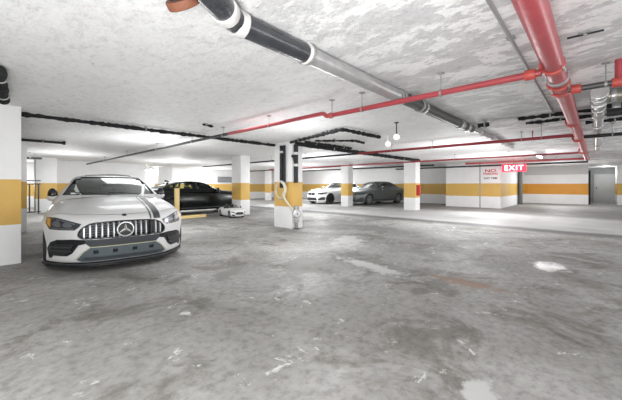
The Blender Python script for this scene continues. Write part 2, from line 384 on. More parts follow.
# ---------------------------------------------------------------- car kit
def body_fn(g):
    L, hw = g['L'], g['hw']; zt = pchip(g['zt']); sp = pchip(g['sp']); pf = pchip(g['pf']); zb = g.get('zb', .17)
    hwc = pchip(g.get('hwc', [(0, .97), (.5, 1), (L - .8, 1), (L, .95)])); fa, fp, ra = g['fa'], g['fp'], g.get('ra', .35)
    def body(s, y, z):
        ya = np.abs(y) / hw
        top = zt(s) - g['crown'] * ya ** 3.5 + g.get('fend', .0) * np.exp(-((ya - .8) / .14) ** 2) * np.exp(-((s - 1.0) / .8) ** 2)
        return smax([pf(z) + fa * ya ** fp - s, s - (L - ra * ya ** 3.0 - .06 * np.abs(z - .7)), np.abs(y) - hw * hwc(s) * sp(z), z - top, zb - z], g.get('k', .022))
    return body
def make_car(root, g, paint, lo=1.0):
    """body, cabin shell, glazing, seats, mirrors and wheels of one car, parented to root"""
    L, hw = g['L'], g['hw']; ct = pchip(g['cab']); zb = g.get('zb', .17); body = body_fn(g)
    cs0, cs1 = g['cab'][0][0], g['cab'][-1][0]; ty = pchip(g['cw'])
    def cabin(s, y, z, off=0.0):
        fb = np.clip(1 - (s - cs0) / 1.3, 0, 1); rb = np.clip((s - cs1 + 1.3) / 1.3, 0, 1); yy = (y / .8) ** 2
        return smax([(z - (ct(s - .26 * yy * fb + .16 * yy * rb) - .05 * (y / .6) ** 2)) * .8, np.abs(y) - (ty(s) - (z - 1.0) * g['tumble']), .86 - z, cs0 - s, s - cs1], .018) + off
    v, f = grid_shell(body, 0, L, hw, zb, 1.05, .55, .75, int(96 * lo), int(44 * lo), int(26 * lo))
    bm = to_bm(v, f); bvh = BVHTree.FromBMesh(bm)
    bme = bm_mesh(bm, 'body', paint, .6)
    r = g['wr']; cuts = list(g.get('cuts', []))
    for ws in (g['wf'], g['wb']):
        for sd in (-1, 1):
            cuts.append(MB().lathe([(r + .045, -.16), (r + .045, .3)], axisM((-ws, sd * (hw - .1), r), (0, sd, 0)), 40))
    bo = link('body', boolean(bme, cuts, paint, 'body'), root)
    # cabin shell with window openings
    v1, f1 = grid_shell(lambda a, b, c: cabin(a, b, c), cs0, cs1, .85, .86, 1.5, .95, .8, int(72 * lo), int(36 * lo), int(22 * lo))
    v2, f2 = grid_shell(lambda a, b, c: cabin(a, b, c, .035), cs0, cs1, .85, .86, 1.5, .95, .8, int(72 * lo), int(36 * lo), int(22 * lo))
    bm = to_bm(v1, f1); cb = BVHTree.FromBMesh(bm)
    b2 = to_bm(v2, f2); bmesh.ops.reverse_faces(b2, faces=b2.faces); tmp = bpy.data.meshes.new('t'); b2.to_mesh(tmp); b2.free(); bm.from_mesh(tmp); bpy.data.meshes.remove(tmp)
    for fa_ in bm.faces: fa_.smooth = True
    cme = bpy.data.meshes.new('cab'); bm.to_mesh(cme); bm.free(); cme.materials.append(g['roofmat'] if 'roofmat' in g else paint)
    bl, dp = g.get('belt', 1.035), g.get('rail', .075)
    def side_poly(a, b, n=10, grow=0.0):
        up, dn = [], []
        for i in range(n + 1):
            s_ = a + (b - a) * i / n; top = float(ct(s_)) - dp - .02; low = bl + .012 * (s_ - 2)
            if top > low + .005: up.append((s_, top + grow)); dn.append((s_, low - grow))
        return dn + up[::-1]
    wins = [side_poly(a, b) for a, b in g['win']]
    ws_ = g['wscreen']; rw = g['rscreen']
    cc = [MB().prism([(-u, w) for u, w in p], 'y', -1.5, 1.5) for p in wins]
    cc.append(MB().prism(ws_, 'x', 0, -g['ws_end'])); cc.append(MB().prism(rw, 'x', -L - .5, -g['rw_end']))
    link('roof_shell', boolean(cme, cc, g.get('roofmat', paint), 'roof_shell'), root)
    def big(p, q=.018):
        c = (sum(a for a, b in p) / len(p), sum(b for a, b in p) / len(p))
        return [(c[0] + (a - c[0]) * (1 + q / .3), c[1] + (b - c[1]) * (1 + q / .15)) for a, b in p]
    put(patch(cb, big(ws_), 'front', -.012, 0, .08), 'windshield', g['glass'], root)
    put(patch(cb, big(rw), 'rear', -.012, 0, .08), 'rear_window', g['glass'], root)
    for p in wins:
        for sd in ('left', 'right'): put(patch(cb, big(p), sd, -.012, 0, .1), 'side_window', g['glass'], root)
    # interior
    put(patch(bvh, [(cs0 + .12, -.6), (cs0 + .3, -.74), (cs1 - .5, -.66), (cs1 - .15, -.4), (cs1 - .15, .4), (cs1 - .5, .66), (cs0 + .3, .74), (cs0 + .12, .6)], 'top', .004, 0, .1), 'interior_trim', M['trim_black'], root)
    sx = g['seat']
    for s_, y_ in ((sx, .38), (sx, -.38), (sx + .85, .38), (sx + .85, -.38)):
        mb = MB().box(-s_ - .06, -s_ + .05, y_ - .24, y_ + .24, .93, 1.14); mb.box(-s_ - .06, -s_ + .02, y_ - .13, y_ + .13, 1.16, 1.29)
        mb.tube([(-s_ - .02, y_, 1.1), (-s_ - .02, y_, 1.2)], .02, 8)
        mb.build('seat', M['seat'], root, bevel=.03, bseg=3)
    W = MB(); cM = axisM((-sx + .52, .38, 1.02), (-.9, 0, .42))
    W.lathe([(.17 + .016 * math.cos(t), .016 * math.sin(t)) for t in np.linspace(0, 2 * PI, 10, False)], cM, 24, closed=True)
    W.lathe([(.05, -.02), (.05, .02)], cM, 14)
    for a in (0, PI, -PI / 2): W.tube([cM @ Vector((.04 * math.cos(a), .04 * math.sin(a), 0)), cM @ Vector((.17 * math.cos(a), .17 * math.sin(a), 0))], .012, 6)
    W.build('steering_wheel', M['trim_black'], root)
    zi = float(ct(g['mir_in'] + .05)) - .11
    MB().box(-g['mir_in'] - .05, -g['mir_in'] - .02, -.12, .12, zi - .03, zi + .03).tube([(-g['mir_in'] - .04, 0, zi), (-g['mir_in'] - .12, 0, zi + .09)], .012, 6).build('inside_mirror', M['trim_black'], root, bevel=.012)
    # outside mirrors
    for sd in (-1, 1):
        c = Vector((-g['mir'], sd * (hw + g.get('mo', .06)), g.get('mz', 1.02)))
        m1 = MB().ball(c, .1, 16, g.get('msq', (.75, 1.15, .72))); m1.tube([c + Vector((0, -sd * .05, -.03)), c + Vector((-.02, -sd * .2, -.07))], .025, 8)
        mo = m1.build('side_mirror', g.get('mirmat', paint), root)
        if 'mirlow' in g: MB().ball(c + Vector((0, 0, -.055)), .095, 16, (.72, .88, .7)).build('mirror_base', g['mirlow'], mo)
        MB().lathe([(.0, 0), (.085, 0), (.08, .012)], axisM(c + Vector((-.062, 0, 0)), (-1, 0, 0)) @ Matrix.Diagonal((.72, 1.05, 1, 1)), 20).build('mirror_glass', M['chrome'], mo)
    # wheels
    for ws in (g['wf'], g['wb']):
        for sd in (-1, 1):
            steer = g.get('steer', 0) if ws == g['wf'] else 0
            wheel(root, (-ws, sd * (hw - .035), r), sd, r, g['rim'], steer, g.get('spokes', 10), 32)
    return bo, bvh, cb
def wheel(root, c, sd, r, rimmat, steer=0, spokes=10, n=32, w=.24):
    A = axisM(c, (math.sin(steer) * -sd, sd * math.cos(steer), 0)); rr = r * .74
    t = MB().lathe([(rr, -w), (r * .93, -w), (r, -w + .03), (r, -.03), (r * .93, 0), (rr, -.005), (rr - .012, -.03), (rr - .02, -w + .02)], A, n, closed=True)
    to = t.build('wheel', M['rubber'], root, smooth=.5)
    k = MB().lathe([(rr, -.01), (rr - .02, -.005), (rr - .03, -.05), (rr - .035, -w + .02), (rr - .02, -w + .02)], A, n, closed=True)
    k.lathe([(.06 * r / .35, -.07), (.06 * r / .35, -.02), (.04 * r / .35, -.01)], A, 16)
    for i in range(spokes):
        B = A @ Matrix.Rotation(2 * PI * i / spokes, 4, 'Z'); q = r / .35
        k.add([B @ Vector(p) for p in ((.03 * q, -.018 * q, -.06), (.03 * q, .018 * q, -.06), (rr - .01, .012 * q, -.05), (rr - .01, -.012 * q, -.05), (.03 * q, -.018 * q, -.02), (.03 * q, .018 * q, -.02), (rr - .01, .012 * q, -.012), (rr - .01, -.012 * q, -.012))],
              [(0, 1, 2, 3), (4, 7, 6, 5), (0, 4, 5, 1), (1, 5, 6, 2), (2, 6, 7, 3), (3, 7, 4, 0)])
    k.build('rim', rimmat, to, smooth=.4)
    MB().lathe([(rr * .985, -.13), (rr * .985, -.10)], A, 24).build('brake_disc', M['dark_metal'], to)
    return to

def sedan_front(root, bvh, g, paint, kid):
    """twin oval grille, slim headlamps and lower intakes of the two parked cars at the back"""
    for sd in (1, -1):
        P = [(sd * a, b) for a, b in spline([(.03, .56), (.25, .57), (.31, .64), (.27, .70), (.05, .71), (.02, .66)])]
        gr = put(patch(bvh, P, 'front', .006, .012, .05), 'grille', M['gloss_black'], root)
        put(patch(bvh, [(sd * a, b) for a, b in [(.40, .63), (.66, .61), (.84, .67), (.86, .745), (.62, .72), (.42, .70)]], 'front', .006, .012, .05), 'headlight', M['lamp_dark'], root)
        put(patch(bvh, [(sd * a, b) for a, b in [(.50, .25), (.80, .28), (.82, .44), (.70, .46), (.52, .36)]], 'front', .005, .01, .05), 'air_intake', M['trim_black'], root)
    put(patch(bvh, [(-.44, .25), (.44, .25), (.40, .42), (-.40, .42)], 'front', .005, .01, .06), 'air_intake', M['trim_black'], root)
    put(patch(bvh, [(-.25, .45), (.25, .45), (.25, .53), (-.25, .53)], 'front', .012, .008, .08), 'number_plate', M['plate'], root)

SP = [(.1, .92), (.3, .965), (.55, 1.0), (.72, .99), (.9, .955), (1.0, .925), (1.12, .88)]
EXPO, WORLD, CARS = 0.76, 1.6, True
def LIGHTS():
    # added fill with no fixtures: downward area lights and mid-height omni points
    for x, y, p in ((-.6, -.9, 70), (-1.5, 2.5, 70), (4.2, 4.4, 70), (4.5, -2.6, 80), (9.5, -3.0, 110), (3.0, 8.5, 110), (9.5, 3.0, 120), (9.5, 8.5, 140), (6.5, 15.5, 160), (14.2, 3.2, 140), (12.0, 13.0, 150), (16.6, 11.8, 80), (17.5, 16.0, 150), (21.5, 1.4, 120), (2.0, 14.5, 110), (11.0, 20.0, 150), (1.0, 20.5, 80)):
        lamp('down_fill', 'AREA', (x, y, 2.36), p * .22, color=(.975, .985, 1), shape='RECTANGLE', size=2.4, size_y=1.2)
        lamp('omni_fill', 'POINT', (x, y, 1.3), p * .46, color=(.975, .985, 1), shadow_soft_size=.35)
    lamp('flash', 'SPOT', (.25, -.25, 1.0), 50, spot_size=math.radians(50), spot_blend=1.0, shadow_soft_size=.1, to=(2.7, 1.6, 2.4))
    lamp('ceiling_fill', 'AREA', (-.6, .2, .7), 75, shape='DISK', size=1.2, to=(1.2, 1.6, 2.4))  # unseen uplight added to brighten the near ceiling
    lamp('recess_fill', 'POINT', (27.5, -.5, 2.0), 18, shadow_soft_size=.1)  # unseen point light added to lift the dark recess

def TUBES():
    tube_light((13.9, 1.5, 2.25), 0, 'bright tube light on the ceiling near the exit sign')
    tube_light((7.0, 20.9, 2.15), PI / 2, 'bright tube light far behind the black sedan')
MG = dict(L=5.05, hw=.955, zt=[(0, .70), (.08, .745), (.3, .82), (.7, .895), (1.2, .955), (1.6, .99), (2.4, 1.0), (3.6, 1.04), (4.6, 1.07), (5.05, 1.02)], crown=.20, fend=.05, k=.02,
    pf=[(.1, .08), (.2, .04), (.35, .02), (.5, 0), (.62, .01), (.70, .04), (.78, .10), (1.1, .3)], fa=.68, fp=3.3, zb=.13,
    sp=[(.1, .985), (.3, .995), (.55, 1.0), (.72, .985), (.9, .94), (1.0, .905), (1.12, .86)],
    hwc=[(0, .98), (.7, 1.0), (1.6, .985), (2.6, .97), (3.9, 1.0), (4.6, .98), (5.05, .94)],
    cab=[(1.42, .93), (1.75, 1.10), (2.2, 1.31), (2.6, 1.41), (3.0, 1.44), (3.5, 1.41), (4.0, 1.29), (4.5, 1.12), (4.75, 1.02)], cw=[(1.4, .81), (2.4, .81), (3.4, .78), (4.75, .62)], tumble=.66,
    win=[(2.15, 2.95), (3.02, 4.1)], wscreen=[(-.738, 1.02), (.738, 1.02), (.538, 1.362), (-.538, 1.362)], rscreen=[(-.55, 1.12), (.55, 1.12), (.46, 1.32), (-.46, 1.32)], ws_end=2.6, rw_end=3.6,
    wf=.93, wb=3.88, wr=.355, seat=2.75, mir_in=2.15, mir=2.0, mz=1.035, mo=-.085, msq=(.7, .72, 1.1))
def MERC(root):
    GR = spline([(-.535, .52), (-.515, .585), (-.44, .65), (-.32, .68), (0, .688), (.32, .68), (.44, .65), (.515, .585), (.535, .52), (.50, .478), (.40, .466), (0, .464), (-.40, .466), (-.50, .478)], 3)
    g = dict(MG, glass=M['glass_ws'], rim=M['alloy_dark'], mirmat=M['gloss_black'], mirlow=M['paint_white'], cuts=[MB().prism(GR, 'x', .3, -.15)])
    bo, bvh, cb = make_car(root, g, M['paint_white'], 1.25)
    def surf(y, z):
        p, n, i, t = bvh.ray_cast(Vector((2, y, z)), Vector((-1, 0, 0))); return p if p is not None else Vector((-.3, y, z))
    P = lambda poly, name, m, par=root, off=.004, th=.008, st=.03: put(patch(bvh, poly, 'front', off, th, st), name, M[m], par)
    # grille: dark well, bright upright slats, star in a ring
    gr = MB().prism([(u * .998, .57 + (w - .57) * .995) for u, w in GR], 'x', -.149, -.135).build('grille', M['gloss_black'], root)
    mb = MB()
    for z_ in (.50, .535, .57, .605, .64): mb.box(-.133, -.118, -.49, .49, z_ - .006, z_ + .006)
    mb.build('grille_mesh', M['alloy_dark'], gr)
    rim = [surf(u * 1.0, w) + Vector((-.008, 0, 0)) for u, w in GR]; MB().tube(rim + [rim[0]], .010, 8).build('grille_surround', M['gloss_black'], gr)
    def zr(y):
        zs = []
        for (a, b), (c, d) in zip(GR, GR[1:] + GR[:1]):
            if (a - y) * (c - y) < 0: zs.append(b + (d - b) * (y - a) / (c - a))
        return min(zs), max(zs)
    for k in range(-7, 8):
        y = k * .0675 + 1e-4; z0, z1 = zr(y)
        mb = MB(); pts = [surf(y, z0 + (z1 - z0) * i / 6) + Vector((-.035, 0, 0)) for i in range(7)]
        for i in range(6):
            a, b = pts[i], pts[i + 1]
            mb.add([a + Vector((dx, dy, 0)) for dx, dy in ((.02, -.008), (.02, .008), (-.05, .013), (-.05, -.013))] + [b + Vector((dx, dy, 0)) for dx, dy in ((.02, -.008), (.02, .008), (-.05, .013), (-.05, -.013))],
                   [(0, 1, 5, 4), (1, 2, 6, 5), (2, 3, 7, 6), (3, 0, 4, 7)])
        mb.build('slat', M['trim_black' if k in (5,) else 'bright_slat'], gr, smooth=.3)
    em = axisM((.012, .0, .573), (1, 0, .04)) @ Matrix.Rotation(PI / 2, 4, 'Z')
    mb = MB().lathe([(.098 + .011 * math.cos(t), .011 * math.sin(t)) for t in np.linspace(0, 2 * PI, 10, False)], em, 40, closed=True)
    up = None
    for k in range(3):
        a = PI / 2 + k * 2 * PI / 3; v = Vector((0, math.cos(a), math.sin(a))); q = Vector((0, -math.sin(a), math.cos(a))); c0 = Vector((.012, 0, .573))
        mb.add([c0 + v * .096, c0 + q * .022 + v * .012, c0 - q * .022 + v * .012, c0 + Vector((.016, 0, 0)), c0 - v * .02 + Vector((0, 0, 0))], [(0, 1, 3), (0, 3, 2), (1, 4, 3), (4, 2, 3), (0, 2, 4, 1)])
    eo = mb.build('emblem', M['chrome'], root, smooth=.3)
    MB().lathe([(.094, -.012), (.094, -.004)], em, 32).build('emblem_backing', M['gloss_black'], eo)
    for sd in (1, -1):
        X_ = lambda poly: [(sd * a, b) for a, b in poly]
        hl = P(X_([(.50, .67), (.64, .715), (.78, .752), (.875, .752), (.885, .67), (.84, .592), (.575, .588), (.525, .63)]), 'headlight', 'lamp_dark', root, .004, .012)
        P(X_([(.56, .672), (.64, .702), (.77, .735), (.77, .722), (.64, .688), (.58, .66)]), 'light_strip', 'lamp_clear', hl, .007, .004)
        P(X_([(.585, .60), (.80, .605), (.80, .617), (.585, .613)]), 'light_strip', 'lamp_clear', hl, .007, .004)
        P(X_(spline([(.60, .635), (.66, .625), (.70, .65), (.67, .69), (.61, .67)], 3)), 'lens', 'lamp_clear', hl, .006, .004)
        P(X_(spline([(.72, .63), (.79, .635), (.80, .69), (.74, .71)], 3)), 'lens', 'lamp_clear', hl, .006, .004)
        P(X_([(.83, .62), (.872, .67), (.862, .735), (.83, .73)]), 'side_marker', 'amber', hl, .007, .004)
        ai = P(X_([(.845, .20), (.868, .33), (.83, .42), (.76, .458), (.60, .468), (.43, .455), (.43, .41), (.53, .385), (.595, .275), (.65, .235), (.80, .235), (.815, .20)]), 'air_intake', 'gloss_black', root, .004, .012)
        P(X_([(.80, .25), (.82, .35), (.77, .40), (.57, .41), (.61, .30), (.67, .25)]), 'intake_mesh', 'trim_black', ai, .014, .003)
        for z_ in (.30, .355): P(X_([(.81, z_ - .008), (.81, z_ + .008), (.59, z_ + .012), (.61, z_ - .004)]), 'vane', 'dark_trim', ai, .022, .008)
    P([(-.45, .457), (.45, .457), (.46, .41), (.40, .352), (-.40, .352), (-.46, .41)], 'bumper_band', 'dark_trim', root, .005, .012)
    lg = P([(-.40, .345), (.40, .345), (.47, .29), (.55, .185), (.50, .155), (-.50, .155), (-.55, .185), (-.47, .29)], 'lower_grille', 'mesh_blue', root, .003, .01)
    for y in (-.34, -.12, .12, .34): P([(y - .028, .26), (y + .028, .26), (y + .028, .305), (y - .028, .305)], 'sensor', 'gloss_black', lg, .012, .012)
    P([(-.45, .185), (.45, .185), (.48, .21), (-.48, .21)], 'grille_blade', 'dark_trim', lg, .016, .012)
    top = [(-.56, .185), (-.47, .295), (-.40, .350), (.40, .350), (.47, .295), (.56, .185)]
    P(top + [(a * 1.0, b + .008) if abs(a) < .45 else (a + (.008 if a > 0 else -.008), b + .006) for a, b in top[::-1]], 'pinstripe', 'lime', root, .008, .006, .02)
    # splitter lip
    pl = lambda ya: .06 + .68 * ya ** 3.3
    out = [(-(pl(abs(t)) - .05), t * .935) for t in np.linspace(-1, 1, 41)]
    sp_ = MB().prism(out + [(-1.0, .90), (-1.0, -.90)], 'z', .09, .128).build('splitter', M['gloss_black'], root, smooth=.4)
    MB().tube([(x + .004, y, .128) for x, y in out], .006, 6).build('lip_edge', M['dark_trim'], sp_)
    # stripes over the bonnet
    def ribbon(y0, y1, name, m):
        pts = []
        for s_ in np.linspace(1.42, .16, 30): pts.append((Vector((-s_, 0, 3)), Vector((0, 0, -1))))
        for z_ in np.linspace(.755, .692, 7): pts.append((Vector((2, 0, z_)), Vector((-1, 0, 0))))
        bm = bmesh.new(); rows = []
        for o, d in pts:
            r = []
            for y in np.linspace(y0, y1, 4):
                o2 = Vector((o.x, y, o.z)); p, n, i, t = bvh.ray_cast(o2, d); r.append(bm.verts.new(p + n * .003))
            rows.append(r)
        for a, b in zip(rows, rows[1:]):
            for k in range(3): bm.faces.new((a[k], a[k + 1], b[k + 1], b[k]))
        bmesh.ops.recalc_face_normals(bm, faces=bm.faces); put(bm, name, M[m], root)
    ribbon(.375, .475, 'bonnet_stripe', 'dark_trim'); ribbon(.325, .345, 'bonnet_stripe', 'dark_trim')
    p, n, i, t = bvh.ray_cast(Vector((-.13, .0, 3)), Vector((0, 0, -1)))
    MB().lathe([(.03, -.002), (.03, .006), (.022, .009)], axisM(p, n), 18).build('bonnet_badge', M['gloss_black'], root)
    seam = [(s_, y) for s_, y in ((.55, -.83), (.27, -.55), (.165, -.25), (.15, 0), (.165, .25), (.27, .55), (.55, .83))]
    put(patch(bvh, seam + [(a + .009, b) for a, b in seam[::-1]], 'top', .0015, 0, .03), 'bonnet_seam', M['dark_trim'], root)
    put(patch(cb, [(2.55, -.40), (2.5, 0), (2.55, .40), (3.7, .42), (3.7, -.42)], 'top', .004, .006, .08), 'roof_panel', M['gloss_black'], root)
    put(patch(cb, [(-.62, 1.035), (-.54, 1.035), (-.54, 1.06), (-.62, 1.06)], 'front', .002, .002, .05), 'windshield_sticker', M['sign_white'], root)
    for y in (-.05, .42):
        pts = [patchpt(cb, y + d, 1.03 + e) for d, e in ((0, -.02), (-.25, .012), (-.5, .02))]
        MB().tube(pts, .009, 6).build('wiper', M['trim_black'], root)
def patchpt(b, y, z):
    p, n, i, t = b.ray_cast(Vector((2, y, z)), Vector((-1, 0, 0))); return p + n * .012
def TOY():
    root = thing('toy_car', 'small white ride-on toy car on the floor by the black sedan', 'toy car', (6.22, 9.38, 0), math.radians(262)); root.scale = (.31, .31, .31)
    g = dict(L=4.5, hw=.97, zt=[(0, .74), (.15, .86), (.6, .98), (1.4, 1.06), (2.0, 1.1), (3.2, 1.12), (4.0, 1.12), (4.5, .98)], crown=.22, fend=.10, k=.03, pf=[(.1, .1), (.3, .02), (.5, 0), (.65, .02), (.8, .12), (1.1, .3)], fa=.5, fp=3.0, zb=.2, sp=SP)
    v, f = grid_shell(body_fn(g), 0, 4.5, .97, .2, 1.15, .6, .7, 56, 30, 18); bm = to_bm(v, f); bvh = BVHTree.FromBMesh(bm)
    cuts = [MB().lathe([(.47, -.2), (.47, .3)], axisM((-a, sd * .85, .42), (0, sd, 0)), 28) for a in (.95, 3.6) for sd in (-1, 1)]
    link('body', boolean(bm_mesh(bm, 'b', M['toy_white']), cuts, M['toy_white'], 'body'), root)
    put(patch(bvh, spline([(1.95, -.6), (1.85, 0), (1.95, .6), (2.6, .72), (3.3, .62), (3.3, -.62), (2.6, -.72)], 3), 'top', .004, .01, .1), 'cockpit', M['trim_black'], root)
    put(patch(bvh, spline([(-.5, .45), (-.42, .66), (0, .70), (.42, .66), (.5, .45), (0, .40)], 3), 'front', .006, .02, .08), 'grille', M['gloss_black'], root)
    for sd in (1, -1):
        put(patch(bvh, [(sd * a, b) for a, b in ((.52, .68), (.84, .80), (.88, .66), (.6, .58))], 'front', .006, .02, .08), 'headlight', M['lamp_dark'], root)
        put(patch(bvh, [(sd * a, b) for a, b in ((.50, .28), (.85, .28), (.85, .44), (.58, .42))], 'front', .006, .02, .08), 'air_intake', M['trim_black'], root)
        MB().ball(Vector((-1.95, sd * 1.03, 1.15)), .1, 10).build('side_mirror', M['gloss_black'], root)
        for a in (.95, 3.6): wheel(root, (-a, sd * .93, .42), sd, .42, M['alloy'], 0, 6, 20, .3)
        mb = MB().box(-3.15, -2.95, sd * .35 - .22, sd * .35 + .22, 1.0, 1.5); mb.build('seat', M['trim_black'], root, bevel=.06)
    MB().tube(fillet([(-1.95, -.66, 1.05), (-2.25, -.58, 1.38), (-2.25, .58, 1.38), (-1.95, .66, 1.05)], .2), .035, 8).build('windshield_frame', M['gloss_black'], root)
    W = axisM((-2.4, .35, 1.25), (-.9, 0, .42)); MB().lathe([(.19 + .03 * math.cos(t), .03 * math.sin(t)) for t in np.linspace(0, 2 * PI, 8, False)], W, 16, closed=True).build('steering_wheel', M['trim_black'], root)
# ---------------------------------------------------------------- camera and light
TH = math.radians(43.2)
cam = bpy.data.cameras.new('camera'); co = bpy.data.objects.new('camera', cam); C.objects.link(co)
cam.sensor_width = 36; cam.lens = 302 / 622 * 36; cam.shift_y = -15 / 622; cam.clip_start = .05
co.location = (0, 0, 1.2); co.rotation_euler = (PI / 2, 0, TH - PI / 2)
sc = bpy.context.scene; sc.camera = co
sc.view_settings.view_transform = 'Standard'; sc.view_settings.look = 'None'; sc.view_settings.gamma = 1; sc.view_settings.exposure = EXPO
sc.cycles.max_bounces = 8; sc.cycles.transparent_max_bounces = 12; sc.cycles.caustics_reflective = False
w = bpy.data.worlds.new('ambient_fill'); sc.world = w; w.use_nodes = True  # even white ambient added; enters where the shell is left open
w.node_tree.nodes['Background'].inputs[0].default_value = (1, 1, 1, 1); w.node_tree.nodes['Background'].inputs[1].default_value = WORLD
FWD = Vector((math.cos(TH), math.sin(TH), 0)); RGT = Vector((math.sin(TH), -math.cos(TH), 0))
def at(x, y, z=0.0):
    Z = (1.2 - z) * 302 / (y - 185); R = (x - 311) / 302 * Z
    p = FWD * Z + RGT * R; return Vector((p.x, p.y, z))
def lamp(name, kind, loc, power, **k):
    d = bpy.data.lights.new(name, kind); d.energy = power
    for a, b in k.items():
        if a not in ('to',): setattr(d, a, b)
    o = bpy.data.objects.new(name, d); C.objects.link(o); o.location = loc
    if 'to' in k: o.rotation_euler = (Vector(k['to']) - Vector(loc)).to_track_quat('-Z', 'Y').to_euler()
    return o
LIGHTS()

# ---------------------------------------------------------------- the garage shell
def struct(name, mb, m, label=None, bevel=0.0):
    o = mb.build(name, m, None, smooth=.5, bevel=bevel); return tag(o, label, None, None, 'structure')
struct('floor', MB().box(-9, 34, -9, 30, -.2, 0), M['floor'], 'worn grey concrete floor of the garage')
struct('ceiling', MB().box(-9, 34, -9, 30, CEIL, CEIL + .2), M['ceiling'], 'low flaking white concrete ceiling')
def column(x0, x1, y0, y1, label):
    o = struct('column', MB().box(x0, x1, y0, y1, 0, CEIL), M['wall'], label, .006); return o
column(-.42, .335, 6.42, 7.2, 'big square column with ochre band at the left edge of the picture')
column(.05, .66, 10.62, 11.3, 'column with ochre band just behind the left edge column')
COLC = column(5.66, 6.06, 6.02, 6.78, 'column with black riser pipes and coiled hose')
column(6.87, 7.31, 10.3, 10.95, 'column with ochre band behind the small white ride-on car')
column(13.7, 14.17, 10.03, 10.53, 'column between the two cars parked at the back')
column(13.7, 14.2, 6.13, 6.72, 'column with the red cabinet, right of the grey sedan')
column(1.35, 2.05, 17.4, 18.1, 'shaded column beside the black railing')
column(7.35, 8.2, 20.2, 20.8, 'far white column behind the black sedan')
column(14.9, 15.25, 18.6, 19.0, 'far slim column left of the hose column')
struct('wall_back', MB().box(19.9, 20.3, 6.0, 22.4, 0, CEIL), M['wall'], 'white back wall with ochre band behind the parked cars')
struct('wall_block', MB().box(17.87, 25.2, 3.5, 6.2, 0, CEIL), M['wall'], 'projecting white wall block with ochre band and small red sign')
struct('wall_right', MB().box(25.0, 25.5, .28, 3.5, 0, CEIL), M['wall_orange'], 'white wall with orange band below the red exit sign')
struct('wall_recess', MB().box(29, 29.3, -3, .5, 0, CEIL).box(25.5, 29.0, .3, .5, 0, CEIL), M['grey_wall'], 'bare grey wall at the back of the right recess')
struct('wall_end', MB().box(26, 29, -6, -1.0, 0, CEIL), M['wall'], 'white wall with ochre band at the right edge')
struct('wall_far', MB().box(8.9, 20.3, 22, 22.4, 0, CEIL), M['wall'], 'bright far wall with ochre band beyond the black sedan')
struct('wall_far', MB().box(6.2, 8.9, 22, 22.4, 0, CEIL), M['plain_wall'], 'plain white far wall behind the far white column')
struct('wall_far', MB().box(-8, 2.25, 22, 22.4, 0, CEIL), M['wall'], 'white far wall with ochre band seen through the railing')
struct('wall_left', MB().box(2.25, 6.2, 19.0, 19.4, 0, CEIL), M['wall'], 'white wall behind the white coupe sedan')
struct('wall_outer', MB().box(-8.7, -8.3, -2, 22.2, 0, CEIL), M['wall'], 'outer wall with ochre band far to the left')
dr = struct('door_1', MB().box(28.9, 29.0, -1.0, .05, 0, 1.95), M['shutter'], 'pale grey door at the back of the right recess')
MB().box(28.87, 28.91, -.12, -.08, .9, 1.05).build('door_handle', M['dark_metal'], dr)
struct('trim_1', MB().box(17.855, 17.875, 4.42, 4.47, 0, CEIL), M['grey_wall'], 'narrow dark joint in the white wall block')
struct('trim_2', MB().box(4.9, 6.7, 11.45, 11.55, 0.0, .003), M['white_plastic'], 'white painted bay line under the black sedan')
struct('trim_3', MB().box(13.55, 13.66, 7.2, 10.0, 0, .003).box(13.55, 13.66, 10.6, 14.5, 0, .003), M['white_plastic'], 'white painted line in front of the back bays')
struct('trim_4', MB().box(25.5, 25.65, .18, .28, 0, CEIL - .3), M['steel'], 'black door guide at the end of the orange banded wall')
b = tag(MB().box(12.5, 14.0, 21.9, 22.0, 1.42, 1.86).build('wall_vent', M['alloy'], None, bevel=.01), 'long grey vent high on the far wall', 'vent')

# ---------------------------------------------------------------- pipes
def pipe(name, label, cat, m, path, r, group=None, n=16, rough=0.0, hang=(), bands=(), bandm=None, hangm=None):
    """one pipe run: the tube, its ceiling hangers and couplings (given as points on the run)"""
    P = [Vector(p) for p in path]
    if rough:
        Q = []
        for a, b in zip(P, P[1:]): Q += seg(a, b, max(1, int((b - a).length / .045)))[:-1]
        P = Q + [P[-1]]; P = [p + Vector((random.uniform(-1, 1), random.uniform(-1, 1), random.uniform(-1, 1))) * r * rough * .35 for p in P]
        rr = [r * random.uniform(1 - rough, 1 + rough) for _ in P]
    else: rr = r
    root = MB().tube(P, rr, n).build(name, m, None); tag(root, label, cat, group)
    if not hang:
        a, b = max(zip(path, path[1:]), key=lambda e: (Vector(e[1]) - Vector(e[0])).length); a, b = Vector(a), Vector(b)
        if abs(a.z - b.z) < .1 and a.z < CEIL - .012: hang = [a.lerp(b, t) for t in ((.2, .8) if (b - a).length > 1.2 else (.5,))]
    for p in hang:
        p = Vector(p); mb = MB().tube([p + Vector((0, 0, r * .8)), (p.x, p.y, CEIL)], max(.006, r * .16), 8)
        d = (P[-1] - P[0]).normalized(); mb.v += []; k = ring(axisM(p, d), r * 1.0, r * 1.22, max(.02, r * .5), 20); mb.add(k.v, k.f); mb.box(p.x - .03, p.x + .03, p.y - .03, p.y + .03, CEIL - .012, CEIL)
        mb.build('hanger', hangm or M['conduit'], root)
    for p, d, rs, wd in bands:
        ring(axisM(p, d), r * .9, r * rs, wd, 24).build('coupling', bandm or m, root, bevel=.004)
    return root
X, Yd = Vector((1, 0, 0)), Vector((0, 1, 0))
